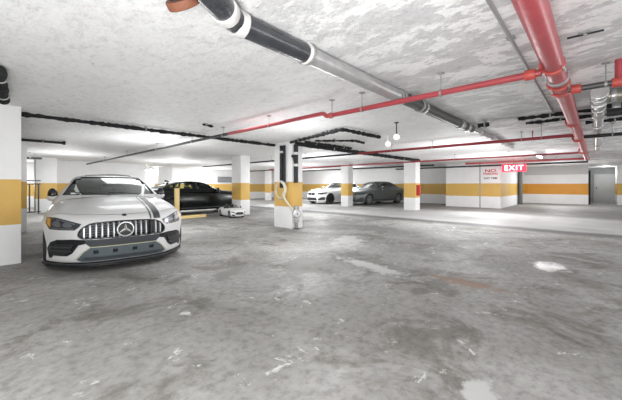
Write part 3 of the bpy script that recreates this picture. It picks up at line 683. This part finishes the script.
# big drain line along the ceiling
yb, zb_ = 1.80, 2.32
d1 = pipe('drain_pipe', 'big dark glossy drain pipe running across the ceiling from upper left', 'pipe', M['drain'],
          fillet([(.74, 1.55, 2.30), (.96, 1.665, 2.30), (1.14, yb, zb_), (1.84, yb, zb_)], .1), .078, n=28, hang=[(1.5, yb, 2.5)][:0] or [(1.86, yb, zb_)],
          bands=[((1.19, yb, zb_), X, 1.14, .075), ((1.03, 1.715, 2.302), (1, .72, .0), 1.14, .07)], bandm=M['band'])
o = ring(axisM((.775, 1.735, 2.268), (.6, .3, -.6)), .055, .105, .05, 28).build('hub', M['rust'], d1, bevel=.008)
pipe('drain_pipe', 'rusty rimmed pipe stub at the top edge, left of the drain bend', 'pipe', M['drain'], [(.60, 1.655, 2.33), (.70, 1.70, 2.31), (.76, 1.73, 2.28)], .07, n=28)
d2 = pipe('drain_pipe', 'shiny grey steel length of the ceiling drain, over the red pipe', 'pipe', M['galv'], [(1.84, yb, zb_), (3.55, yb, zb_)], .076, n=28,
     bands=[((1.86, yb, zb_), X, 1.22, .05)], bandm=M['band'], hang=[(3.5, yb, zb_)])
d3 = pipe('drain_pipe', 'dull dark length of the ceiling drain beyond the red pipe', 'pipe', M['dark_metal'], [(3.55, yb, zb_), (6.6, yb, zb_)], .074, n=24,
     bands=[((3.6, yb, zb_), X, 1.16, .06), ((4.3, yb, zb_), X, 1.12, .05), ((5.9, yb, zb_), X, 1.2, .08), ((6.3, yb, zb_), X, 1.2, .1)], bandm=M['galv'])
pipe('drain_pipe', 'thinner far end of the ceiling drain towards the bright lamp', 'pipe', M['galv'], [(6.6, yb, zb_ + .02), (10.8, yb, zb_ + .02)], .05,
     bands=[((7.2, yb, zb_ + .02), X, 1.3, .1), ((8.3, yb, zb_ + .02), X, 1.3, .1), ((9.4, yb, zb_ + .02), X, 1.3, .1)], bandm=M['band'])
# red sprinkler main
yr, zr = .27, 2.245
rm = pipe('sprinkler_main', 'thick red sprinkler main running away along the ceiling at upper right', 'pipe', M['red_pipe'], [(.6, yr, zr), (16.4, yr - .05, zr)], .077, n=28,
     bands=[((1.72, yr, zr), X, 1.02, .006), ((3.36, yr, zr), X, 1.2, .07), ((3.98, yr, zr), X, 1.25, .08), ((4.25, yr, zr), X, 1.22, .06), ((6.6, yr, zr), X, 1.22, .09), ((8.9, yr, zr), X, 1.35, .16), ((12.4, yr, zr), X, 1.3, .16)], bandm=M['orange_red'])
for xx in (3.36, 3.98):
    for a in range(4):
        v = Vector((xx, yr + .1 * math.cos(a * PI / 2 + .6), zr + .1 * math.sin(a * PI / 2 + .6)))
        MB().tube([v - X * .06, v + X * .06], .011, 6).build('bolt', M['galv'], rm)
pipe('conduit', 'thin grey conduit on the ceiling left of the red main', 'conduit', M['conduit'], [(.9, .495, 2.384), (6.3, .495, 2.384)], .014, hang=[(2.9, .495, 2.384), (6.0, .495, 2.384)])
# cross lines (sprinkler branches)
xa, za = 3.31, 2.185
pipe('sprinkler_branch', 'nearest red branch pipe crossing the ceiling to the red main', 'pipe', M['red_pipe'],
     fillet([(xa, yr + .07, za), (xa, 2.80, za), (xa, 2.86, za + .05), (xa, 2.98, za + .05), (xa, 5.4, za + .05)], .04), .031,
     hang=[(xa, 1.2, za), (xa, 2.2, za), (xa, 2.7, za), (xa, 4.1, za + .05), (xa, 5.6, za + .05)], bands=[((xa, .42, za), Yd, 1.5, .08), ((xa, 2.72, za), Yd, 1.35, .05)], bandm=M['orange_red'])
pipe('sprinkler_branch', 'thin black pipe continuing the nearest red branch to far left', 'pipe', M['black_pipe'], [(xa, 5.4, za + .05), (xa, 18.4, za + .05)], .03, hang=[(xa, 7.0, za + .05), (xa, 9.2, za + .05), (xa, 12, za + .05), (xa, 15, za + .05)])
pipe('sprinkler_branch', 'dark pipe leaving the red main towards the right edge', 'pipe', M['dark_metal'], [(4.12, yr - .07, za), (4.12, -1.2, za)], .028, bands=[((4.12, .14, za), Yd, 1.6, .08), ((4.12, -.17, za), Yd, 1.6, .1)], bandm=M['orange_red'])
pipe('red_riser', 'short red upright pipe at the right edge', 'pipe', M['red_pipe'], [(4.12, -.17, za + .03), (4.12, -.17, CEIL)], .03)
xb, zz = 8.2, 2.22
pipe('sprinkler_branch', 'dark red branch pipe passing right of the hose column', 'pipe', M['red_dark'], [(xb, .2, zz), (xb, 5.6, zz)], .036, hang=[(xb, 1.2, zz), (xb, 3.2, zz), (xb, 4.4, zz)])
pipe('sprinkler_branch', 'black pipe far behind the hose column, crossing to the left', 'pipe', M['black_pipe'], [(xb, 5.6, zz), (xb, 16, zz)], .032, hang=[(xb, 8, zz), (xb, 10, zz), (xb, 13, zz)])
pipe('sprinkler_branch', 'black pipe right of the red main, behind the metal stack', 'pipe', M['black_pipe'], [(xb, .16, zz - .05), (xb, -2.2, zz - .05)], .034, hang=[(xb, -.25, zz - .05)])
xc = 12.5
pipe('sprinkler_branch', 'dark red branch pipe in front of the grey sedan bay', 'pipe', M['red_dark'], [(xc, .36, 2.2), (xc, 15.5, 2.2)], .032, hang=[(xc, 2.2, 2.2), (xc, 4, 2.2), (xc, 8.5, 2.2), (xc, 12, 2.2)])
pipe('sprinkler_branch', 'black pipe running along in front of the signed wall block', 'pipe', M['black_pipe'], [(17.3, .2, 2.18), (17.3, 9, 2.18)], .04, hang=[(17.3, 2.4, 2.18), (17.3, 4.9, 2.18)])
pipe('sprinkler_branch', 'red pipe above the signed wall block', 'pipe', M['red_pipe'], [(16.6, .3, 2.28), (16.6, 4.8, 2.28)], .045)
pipe('sprinkler_branch', 'black capped pipe beyond the cars under the ceiling', 'pipe', M['black_pipe'], [(15.6, 6.0, 2.22), (15.6, 16.0, 2.22)], .04)
pipe('sprinkler_branch', 'thin black pipe high in front of the far wall', 'pipe', M['black_pipe'], [(14.3, 11, 2.3), (14.3, 21.5, 2.3)], .03)
# black lines at the left
pipe('black_pipe', 'black lagged pipe between the left edge column and the hose column', 'pipe', M['insul'], [(.335, 6.74, 2.345), (5.66, 6.74, 2.345)], .038, rough=.3, hang=[(2.2, 6.74, 2.345)])
pipe('black_pipe', 'short black capped pipe near the second left column', 'pipe', M['black_pipe'], [(.5, 10.6, 2.35), (1.42, 10.6, 2.35)], .034, bands=[((1.4, 10.6, 2.35), X, 1.5, .06)])
pipe('black_pipe', 'small black pipe end above the railing', 'pipe', M['black_pipe'], [(.7, 15.2, 2.2), (1.35, 15.2, 2.2)], .04)
pipe('black_pipe', 'black lumpy pipe end at the left edge of the ceiling', 'pipe', M['insul'], [(.06, 4.3, 2.335), (.13, 5.75, 2.335)], .05, rough=.3)
p = at(203, 124.5, 2.37); q = at(213, 126.5, 2.37)
pipe('pipe_stub', 'small black stub on the ceiling above the long lagged pipe', 'pipe', M['insul'], [p, p.lerp(q, .5), q], .022, rough=.35)
pipe('ceiling_rod', 'thin black rod on the ceiling right of the red main', 'rod', M['black_pipe'], [at(567, 38.5, 2.385), at(604, 30, 2.385)], .008)
# lagged lines starting at the hose column
zc_ = 2.335
pipe('lagged_pipe', 'black lagged pipe looping from the hose column over open ceiling', 'pipe', M['insul'], fillet([(5.5, 5.9, zc_), (4.93, 3.75, zc_), (6.35, 3.72, zc_)], .12), .037, rough=.3, n=12)
pipe('lagged_pipe', 'thick black lagged pipe from the hose column to the red cabinet column', 'pipe', M['insul'], [(5.75, 5.95, 2.328), (13.66, 5.95, 2.328)], .06, rough=.2, n=14)
pipe('lagged_pipe', 'black lagged pipe above the thick one, nearer the camera', 'pipe', M['insul'], [(5.75, 5.6, 2.34), (7.7, 5.5, 2.34)], .036, rough=.35, n=12)
pipe('lagged_pipe', 'short black lagged pipe between the loop and the thick one', 'pipe', M['insul'], [(5.8, 5.3, 2.35), (6.5, 4.55, 2.35), (7.0, 4.6, 2.35)], .028, rough=.35, n=12)
# bundle beside the drain end and right of the red main
pipe('lagged_pipe', 'black lagged pipe from the drain end towards the red main', 'pipe', M['insul'], [(6.4, 1.62, 2.335), (6.38, 1.38, 2.335)], .045, rough=.3, n=12)
tag(MB().tube([(6.38, 1.42, 2.335), (6.38, 1.32, 2.335), (6.38, 1.1, 2.33), (6.38, .98, 2.335)], [.045, .085, .075, .04], 18).build('pipe_wrap', M['band'], None), 'white wrapped joint between drain end and red main', 'pipe wrap')
pipe('lagged_pipe', 'black lagged pipe crossing behind the red main', 'pipe', M['insul'], [(6.4, 1.0, 2.365), (6.42, -1.3, 2.365)], .028, rough=.4, n=12)
pipe('lagged_pipe', 'lower black pipe crossing behind the red main', 'pipe', M['insul'], [(6.95, .95, 2.365), (6.95, -1.6, 2.365)], .027, rough=.35, n=12)
pipe('lagged_pipe', 'thick black pipe right of the metal stack', 'pipe', M['black_pipe'], [(6.0, -.125, 2.29), (6.0, -1.2, 2.29)], .06, n=18, bands=[((6.0, -.22, 2.29), Yd, 1.25, .09), ((6.0, -.42, 2.29), Yd, 1.25, .09)], bandm=M['galv'])
pipe('lagged_pipe', 'second thick black pipe right of the metal stack, lower', 'pipe', M['black_pipe'], [(5.7, -.12, 2.17), (5.7, -1.2, 2.17)], .05, n=18, bands=[((5.75, -.16, 2.17), Yd, 1.3, .08)], bandm=M['galv'])
pipe('lagged_pipe', 'black lagged pipe under the ceiling just beyond the two thick black pipes', 'pipe', M['insul'], [(6.6, -.14, 2.35), (6.6, -1.6, 2.35)], .036, rough=.4, n=12)
pipe('lagged_pipe', 'farthest black lagged pipe behind the metal stack', 'pipe', M['insul'], [(7.6, .12, 2.36), (7.6, -1.8, 2.36)], .034, rough=.4, n=12)
pipe('drop_pipe', 'small red drop pipe left of the red main', 'pipe', M['red_dark'], [(7.4, .9, 2.28), (7.4, .9, 2.12), (7.4, .62, 2.12)], .012)
st = pipe('metal_stack', 'grey metal pipe with ring couplings right of the red main', 'pipe', M['galv'], [(4.75, -.04, 2.262), (12.2, -.06, 2.262)], .062, n=20,
     bands=[((4.8, -.04, 2.262), X, 1.35, .1), ((5.05, -.04, 2.262), X, 1.2, .05), ((5.35, -.04, 2.262), X, 1.35, .12), ((5.75, -.04, 2.262), X, 1.25, .06), ((6.3, -.04, 2.262), X, 1.2, .06), ((7.4, -.045, 2.262), X, 1.2, .1)], bandm=M['galv'])
pipe('metal_stack', 'brownish iron pipe leaving the metal stack to the right edge', 'pipe', M['brass'], [(5.25, -.115, 2.3), (5.25, -1.6, 2.3)], .075, n=20, bands=[((5.25, -.17, 2.3), Yd, 1.12, .05)], bandm=M['galv'])

# ---------------------------------------------------------------- fittings on the hose column
cx, cy = 5.66, 6.02
pipe('riser_pipe', 'thick black riser pipe on the left face of the hose column, above the coil', 'pipe', M['black_pipe'], [(cx - .055, 6.40, 1.12), (cx - .055, 6.40, 2.30)], .05, bands=[((cx - .055, 6.40, 2.12), (0, 0, 1), 1.25, .06)], bandm=M['band'])
pipe('riser_pipe', 'thinner black riser beside the thick one on left face of the hose column', 'pipe', M['black_pipe'], [(cx - .045, 6.29, 1.16), (cx - .045, 6.29, 2.30)], .036)
rp = pipe('riser_pipe', 'thick black riser with white clamps on the right face of hose column', 'pipe', M['black_pipe'], [(5.73, cy - .075, 1.26), (5.73, cy - .075, 2.30)], .062, bands=[((5.73, cy - .075, 1.74), (0, 0, 1), 1.2, .07), ((5.73, cy - .075, 2.06), (0, 0, 1), 1.2, .07)], bandm=M['band'], n=20)
# offset branch of the thick riser
MB().tube(fillet([(5.73, cy - .075, 1.78), (5.65, cy - .075, 1.95), (5.6, cy - .06, 2.0)], .05), .04, 12).build('branch', M['black_pipe'], rp)
hz = thing('hose_coil', 'cream hose coiled on a hook on the hose column', 'hose', (cx - .17, 6.27, .80))
mb = MB()
for k in range(4):
    pts = [Vector((-.05 + .022 * k + .008 * math.sin(3 * t), .17 * (1 + .05 * k) * math.cos(t) + .01 * k, .26 + (.215 + .012 * k) * math.sin(t))) for t in np.linspace(0, 2 * PI, 33)]
    mb.tube(pts, .016, 8)
mb.build('hose', M['hose'], hz)
MB().tube(fillet([(-.02, -.09, .18), (-.07, -.2, .04), (-.05, -.34, -.12), (.06, -.40, -.28)], .08), .027, 10).build('hose_tail', M['hose'], hz)
MB().tube(fillet([(.17, -.06, .46), (-.08, -.06, .46), (-.08, -.06, .52)], .03), .012, 8).build('hook', M['galv'], hz)
sv = thing('standpipe', 'grey standpipe with round gauge valve at the foot of the hose column', 'standpipe', (5.74, cy - .08, 0))
MB().tube([(0, 0, 0), (0, 0, .62)], .045, 16).build('pipe', M['brass'], sv)
MB().lathe([(.09, 0), (.09, .02), (.05, .03)], Matrix.Identity(4), 20).build('base_flange', M['dark_metal'], sv)
vm = axisM((-.03, -.05, .42), (-.5, -.85, 0))
vb = MB().lathe([(.075, -.05), (.115, -.02), (.115, .05), (.1, .06)], vm, 24).build('valve', M['galv'], sv)
MB().lathe([(.085, .055), (.085, .066)], vm, 24).build('gauge_face', M['band'], vb)
MB().lathe([(.02, .06), (.02, .085)], vm, 10).build('valve_nut', M['dark_metal'], vb)
MB().box(-.06, .06, -.05, .05, .18, .3).build('clamp', M['galv'], sv, bevel=.01)
MB().lathe([(.07, .52), (.07, .6), (.055, .64)], Matrix.Identity(4), 18).build('cap', M['brass'], sv)

# ---------------------------------------------------------------- small things
ws = thing('wheel_stop', 'yellow concrete wheel stop on the floor beside the black sedan', 'wheel stop', (5.0, 10.72, 0), .05)
MB().prism([(-.09, 0), (.09, 0), (.06, .1), (-.06, .1)], 'x', -.6, .6).build('block', M['yellow'], ws, bevel=.01)
for a in (-.42, .42): MB().lathe([(.02, .09), (.02, .106)], Matrix.Translation((a, 0, 0)), 10).build('anchor_bolt', M['dark_metal'], ws)
bo = thing('bollard', 'slim yellow post standing in front of the black sedan', 'bollard', (4.72, 11.2, 0))
MB().box(-.08, .08, -.05, .05, 0, 1.08).build('post', M['yellow'], bo, bevel=.012)
MB().box(-.09, .09, -.08, .08, 0, .015).build('base_plate', M['yellow'], bo)
MB().box(-.05, .05, -.035, .035, 1.08, 1.12).build('cap', M['steel'], bo, bevel=.01)
rl = thing('railing', 'black metal railing between the left columns', 'railing', (1.0, 17.0, 0), 0)
for z_ in (1.38, 1.24, .08): MB().box(-1.6, .48, -.02, .02, z_ - .022, z_ + .022).build('rail', M['steel'], rl)
for k in range(8): MB().box(-1.55 + k * .28 - .025, -1.55 + k * .28 + .025, -.018, .018, 0 if k in (0, 7) else .08, 1.24).build('baluster', M['steel'], rl)
fx = thing('extinguisher_cabinet', 'small red fire cabinet on the column right of the grey sedan', 'cabinet', (13.88, 6.13, 0))
MB().box(-.10, .10, -.12, 0, .70, 1.2).build('box', M['red_box'], fx, bevel=.01)
MB().box(-.08, .08, -.135, -.118, .74, 1.16).build('door', M['red_box'], fx, bevel=.005)
MB().box(.04, .06, -.15, -.13, .9, 1.0).build('handle', M['chrome'], fx)
def text(name, body, m, size, loc, rot, parent=None, ext=.004, sx=1.0, bold=.018):
    cu = bpy.data.curves.new(name, 'FONT'); cu.body = body; cu.size = size; cu.extrude = ext; cu.align_x = 'CENTER'; cu.align_y = 'CENTER'
    cu.offset = size * bold; cu.space_character = 1.12 if bold < .01 else 1.0
    o = bpy.data.objects.new(name, cu); me = bpy.data.meshes.new_from_object(o); bpy.data.objects.remove(o)
    me.materials.clear(); me.materials.append(m); o = link(name, me, parent); o.location = loc; o.rotation_euler = rot; o.scale.x = sx
    return o
FX = (PI / 2, 0, -PI / 2)                              # upright, facing -x
sg = thing('parking_sign', 'white sign with red and black lettering on the wall block', 'sign', (17.87, 3.95, 1.75))
MB().box(-.02, 0, -.36, .36, -.36, .34).build('board', M['sign_white'], sg, bevel=.004)
text('lettering', 'NO', M['ink_red'], .22, (-.024, 0, .19), FX, sg, sx=1.5)
text('lettering', 'PARKING', M['ink_red'], .16, (-.024, 0, .03), FX, sg, sx=1.0)
text('lettering', 'ANY TIME', M['ink_black'], .15, (-.024, 0, -.2), FX, sg, sx=.95)
ex = thing('exit_sign', 'glowing red exit sign hanging by the white wall block', 'exit sign', (16.95, 2.78, 2.0), 0)
MB().box(-.04, .04, -.48, .48, -.17, .17).build('housing', M['sign_red'], ex, bevel=.01)
text('lettering', 'EXIT', M['sign_letter'], .33, (-.044, 0, 0), FX, ex, sx=1.05, bold=.004)
MB().tube([(0, 0, .17), (0, 0, CEIL - 2.0)], .02, 8).build('hanger', M['conduit'], ex)
pipe('wall_pipe', 'grey upright pipe at the inner corner left of the orange band', 'pipe', M['dark_metal'], [(22.5, 3.36, 0), (22.5, 3.36, CEIL - .02)], .12, n=16)
# ceiling lamps
def tube_light(loc, rz, label):
    t = thing('ceiling_light', label, 'light', loc, rz, None)
    MB().box(-.62, .62, -.06, .06, .03, .09).build('housing', M['white_plastic'], t, bevel=.01)
    MB().tube([(-.58, 0, 0), (.58, 0, 0)], .022, 12).build('lamp_tube', M['lampglow'], t)
    for a in (-.4, .4): MB().tube([(a, 0, .09), (a, 0, CEIL - loc[2])], .006, 6).build('hanger', M['conduit'], t)
    return t
TUBES()
for px_, py_, lab in ((396.5, 137, 'white globe lamp hanging on a black rod, the nearer of two'), (388, 144, 'pale globe lamp just left of the rod-hung globe')):
    p = at(px_, py_, 2.12 if px_ > 390 else 2.2)
    t = thing('globe_lamp', lab, 'light', (p.x, p.y, p.z)); MB().ball((0, 0, 0), .058 if px_ > 390 else .066, 18).build('globe', M['globe'], t)
    MB().lathe([(.045, CEIL - p.z - .015), (.05, CEIL - p.z + .002)], Matrix.Identity(4), 14).tube([(0, 0, .05), (0, 0, CEIL - p.z + .002)], .011 if px_ > 390 else .02, 8).build('rod', M['steel'] if px_ > 390 else M['white_plastic'], t)

# ---------------------------------------------------------------- cars
if CARS:
    GREY = dict(L=4.9, hw=.92, zt=[(0, .72), (.12, .79), (.5, .88), (1.1, .955), (1.55, .995), (2.5, 1.0), (3.9, 1.05), (4.5, 1.07), (4.9, 1.02)], crown=.17, fend=.03,
        pf=[(.1, .12), (.22, .03), (.35, 0), (.55, .0), (.68, .03), (.78, .10), (1.1, .25)], fa=.62, fp=3.0, sp=SP, zb=.18,
        cab=[(1.4, .93), (1.75, 1.13), (2.2, 1.345), (2.6, 1.43), (3.0, 1.45), (3.4, 1.415), (3.8, 1.30), (4.25, 1.11), (4.45, 1.0)], cw=[(1.4, .83), (2.4, .83), (3.4, .80), (4.45, .66)], tumble=.58,
        win=[(1.75, 2.83), (2.9, 3.62), (3.68, 4.05)], wscreen=[(-.70, 1.04), (.70, 1.04), (.54, 1.37), (-.54, 1.37)], rscreen=[(-.58, 1.12), (.58, 1.12), (.48, 1.34), (-.48, 1.34)], ws_end=2.6, rw_end=3.4,
        wf=.86, wb=3.83, wr=.335, glass=M['glass_side'], seat=2.65, mir_in=2.1, mir=1.95, rim=M['alloy'])
    BIG = thing('car', 'white coupe sedan with bar grille and black bonnet stripe, facing the camera', 'car', (1.33, 4.88, 0), math.radians(261.5))
    MERC(BIG)
    bk = thing('car', 'black sedan side-on behind the white coupe sedan', 'car', (8.62, 12.72, 0), math.radians(0))
    gb = dict(GREY, hw=.93, cab=[(a, (b - .9) * .9 + .9) for a, b in GREY['cab']], glass=M['glass_dark'], rim=M['alloy_dark'], wscreen=[(-.70, 1.02), (.70, 1.02), (.54, 1.30), (-.54, 1.30)], rscreen=[(-.58, 1.08), (.58, 1.08), (.48, 1.27), (-.48, 1.27)])
    b_, bv, cb = make_car(bk, gb, M['paint_black'], .7); sedan_front(bk, bv, gb, 0, 0)
    for sd in ('left', 'right'):
        put(patch(bv, [(1.2, .26), (3.5, .26), (3.5, .30), (1.2, .30)], sd, .004, .01, .3), 'sill_strip', M['dark_metal'], bk)
        for a in (2.55, 3.5): put(patch(bv, [(a, .86), (a + .2, .86), (a + .2, .89), (a, .89)], sd, .01, .015, .1), 'door_handle', M['gloss_black'], bk)
        put(patch(bv, [(4.5, .78), (4.85, .78), (4.85, .88), (4.5, .86)], sd, .004, .01, .1), 'tail_light', M['red_dark'], bk)
    MB().prism([(-3.55, 1.33), (-3.75, 1.33), (-3.76, 1.40), (-3.70, 1.40)], 'y', -.02, .02).build('roof_fin', M['gloss_black'], bk, bevel=.006)
    gy = thing('car', 'grey sedan parked between the two columns at the back', 'car', (14.66, 10.69, 0), math.radians(173.5))
    b_, bv, cb = make_car(gy, GREY, M['paint_grey'], .8); sedan_front(gy, bv, GREY, 0, 0)
    for sd in ('left', 'right'):
        put(patch(bv, [(1.25, .27), (3.45, .27), (3.45, .32), (1.25, .32)], sd, .004, .01, .3), 'sill_strip', M['trim_black'], gy)
        for a in (2.55, 3.45): put(patch(bv, [(a, .86), (a + .2, .86), (a + .2, .89), (a, .89)], sd, .012, .015, .1), 'door_handle', M['paint_grey'], gy)
        put(patch(bv, [(4.45, .78), (4.85, .78), (4.85, .90), (4.5, .87)], sd, .004, .01, .1), 'tail_light', M['red_dark'], gy)
    wh = thing('car', 'white sedan half hidden by the column, left of the grey sedan', 'car', (13.80, 12.95, 0), math.radians(175))
    gw = dict(GREY, L=4.7, hw=.91, cab=[(a, (b - .9) * .92 + .9) for a, b in GREY['cab']], wscreen=[(-.70, 1.02), (.70, 1.02), (.54, 1.33), (-.54, 1.33)], rscreen=[(-.58, 1.1), (.58, 1.1), (.48, 1.29), (-.48, 1.29)], rim=M['alloy_dark'])
    b_, bv, cb = make_car(wh, gw, M['paint_pearl'], .7); sedan_front(wh, bv, gw, 0, 0)
    for a in (2.55, 3.45): put(patch(bv, [(a, .86), (a + .2, .86), (a + .2, .89), (a, .89)], 'left', .012, .015, .1), 'door_handle', M['paint_pearl'], wh)
    TOY()
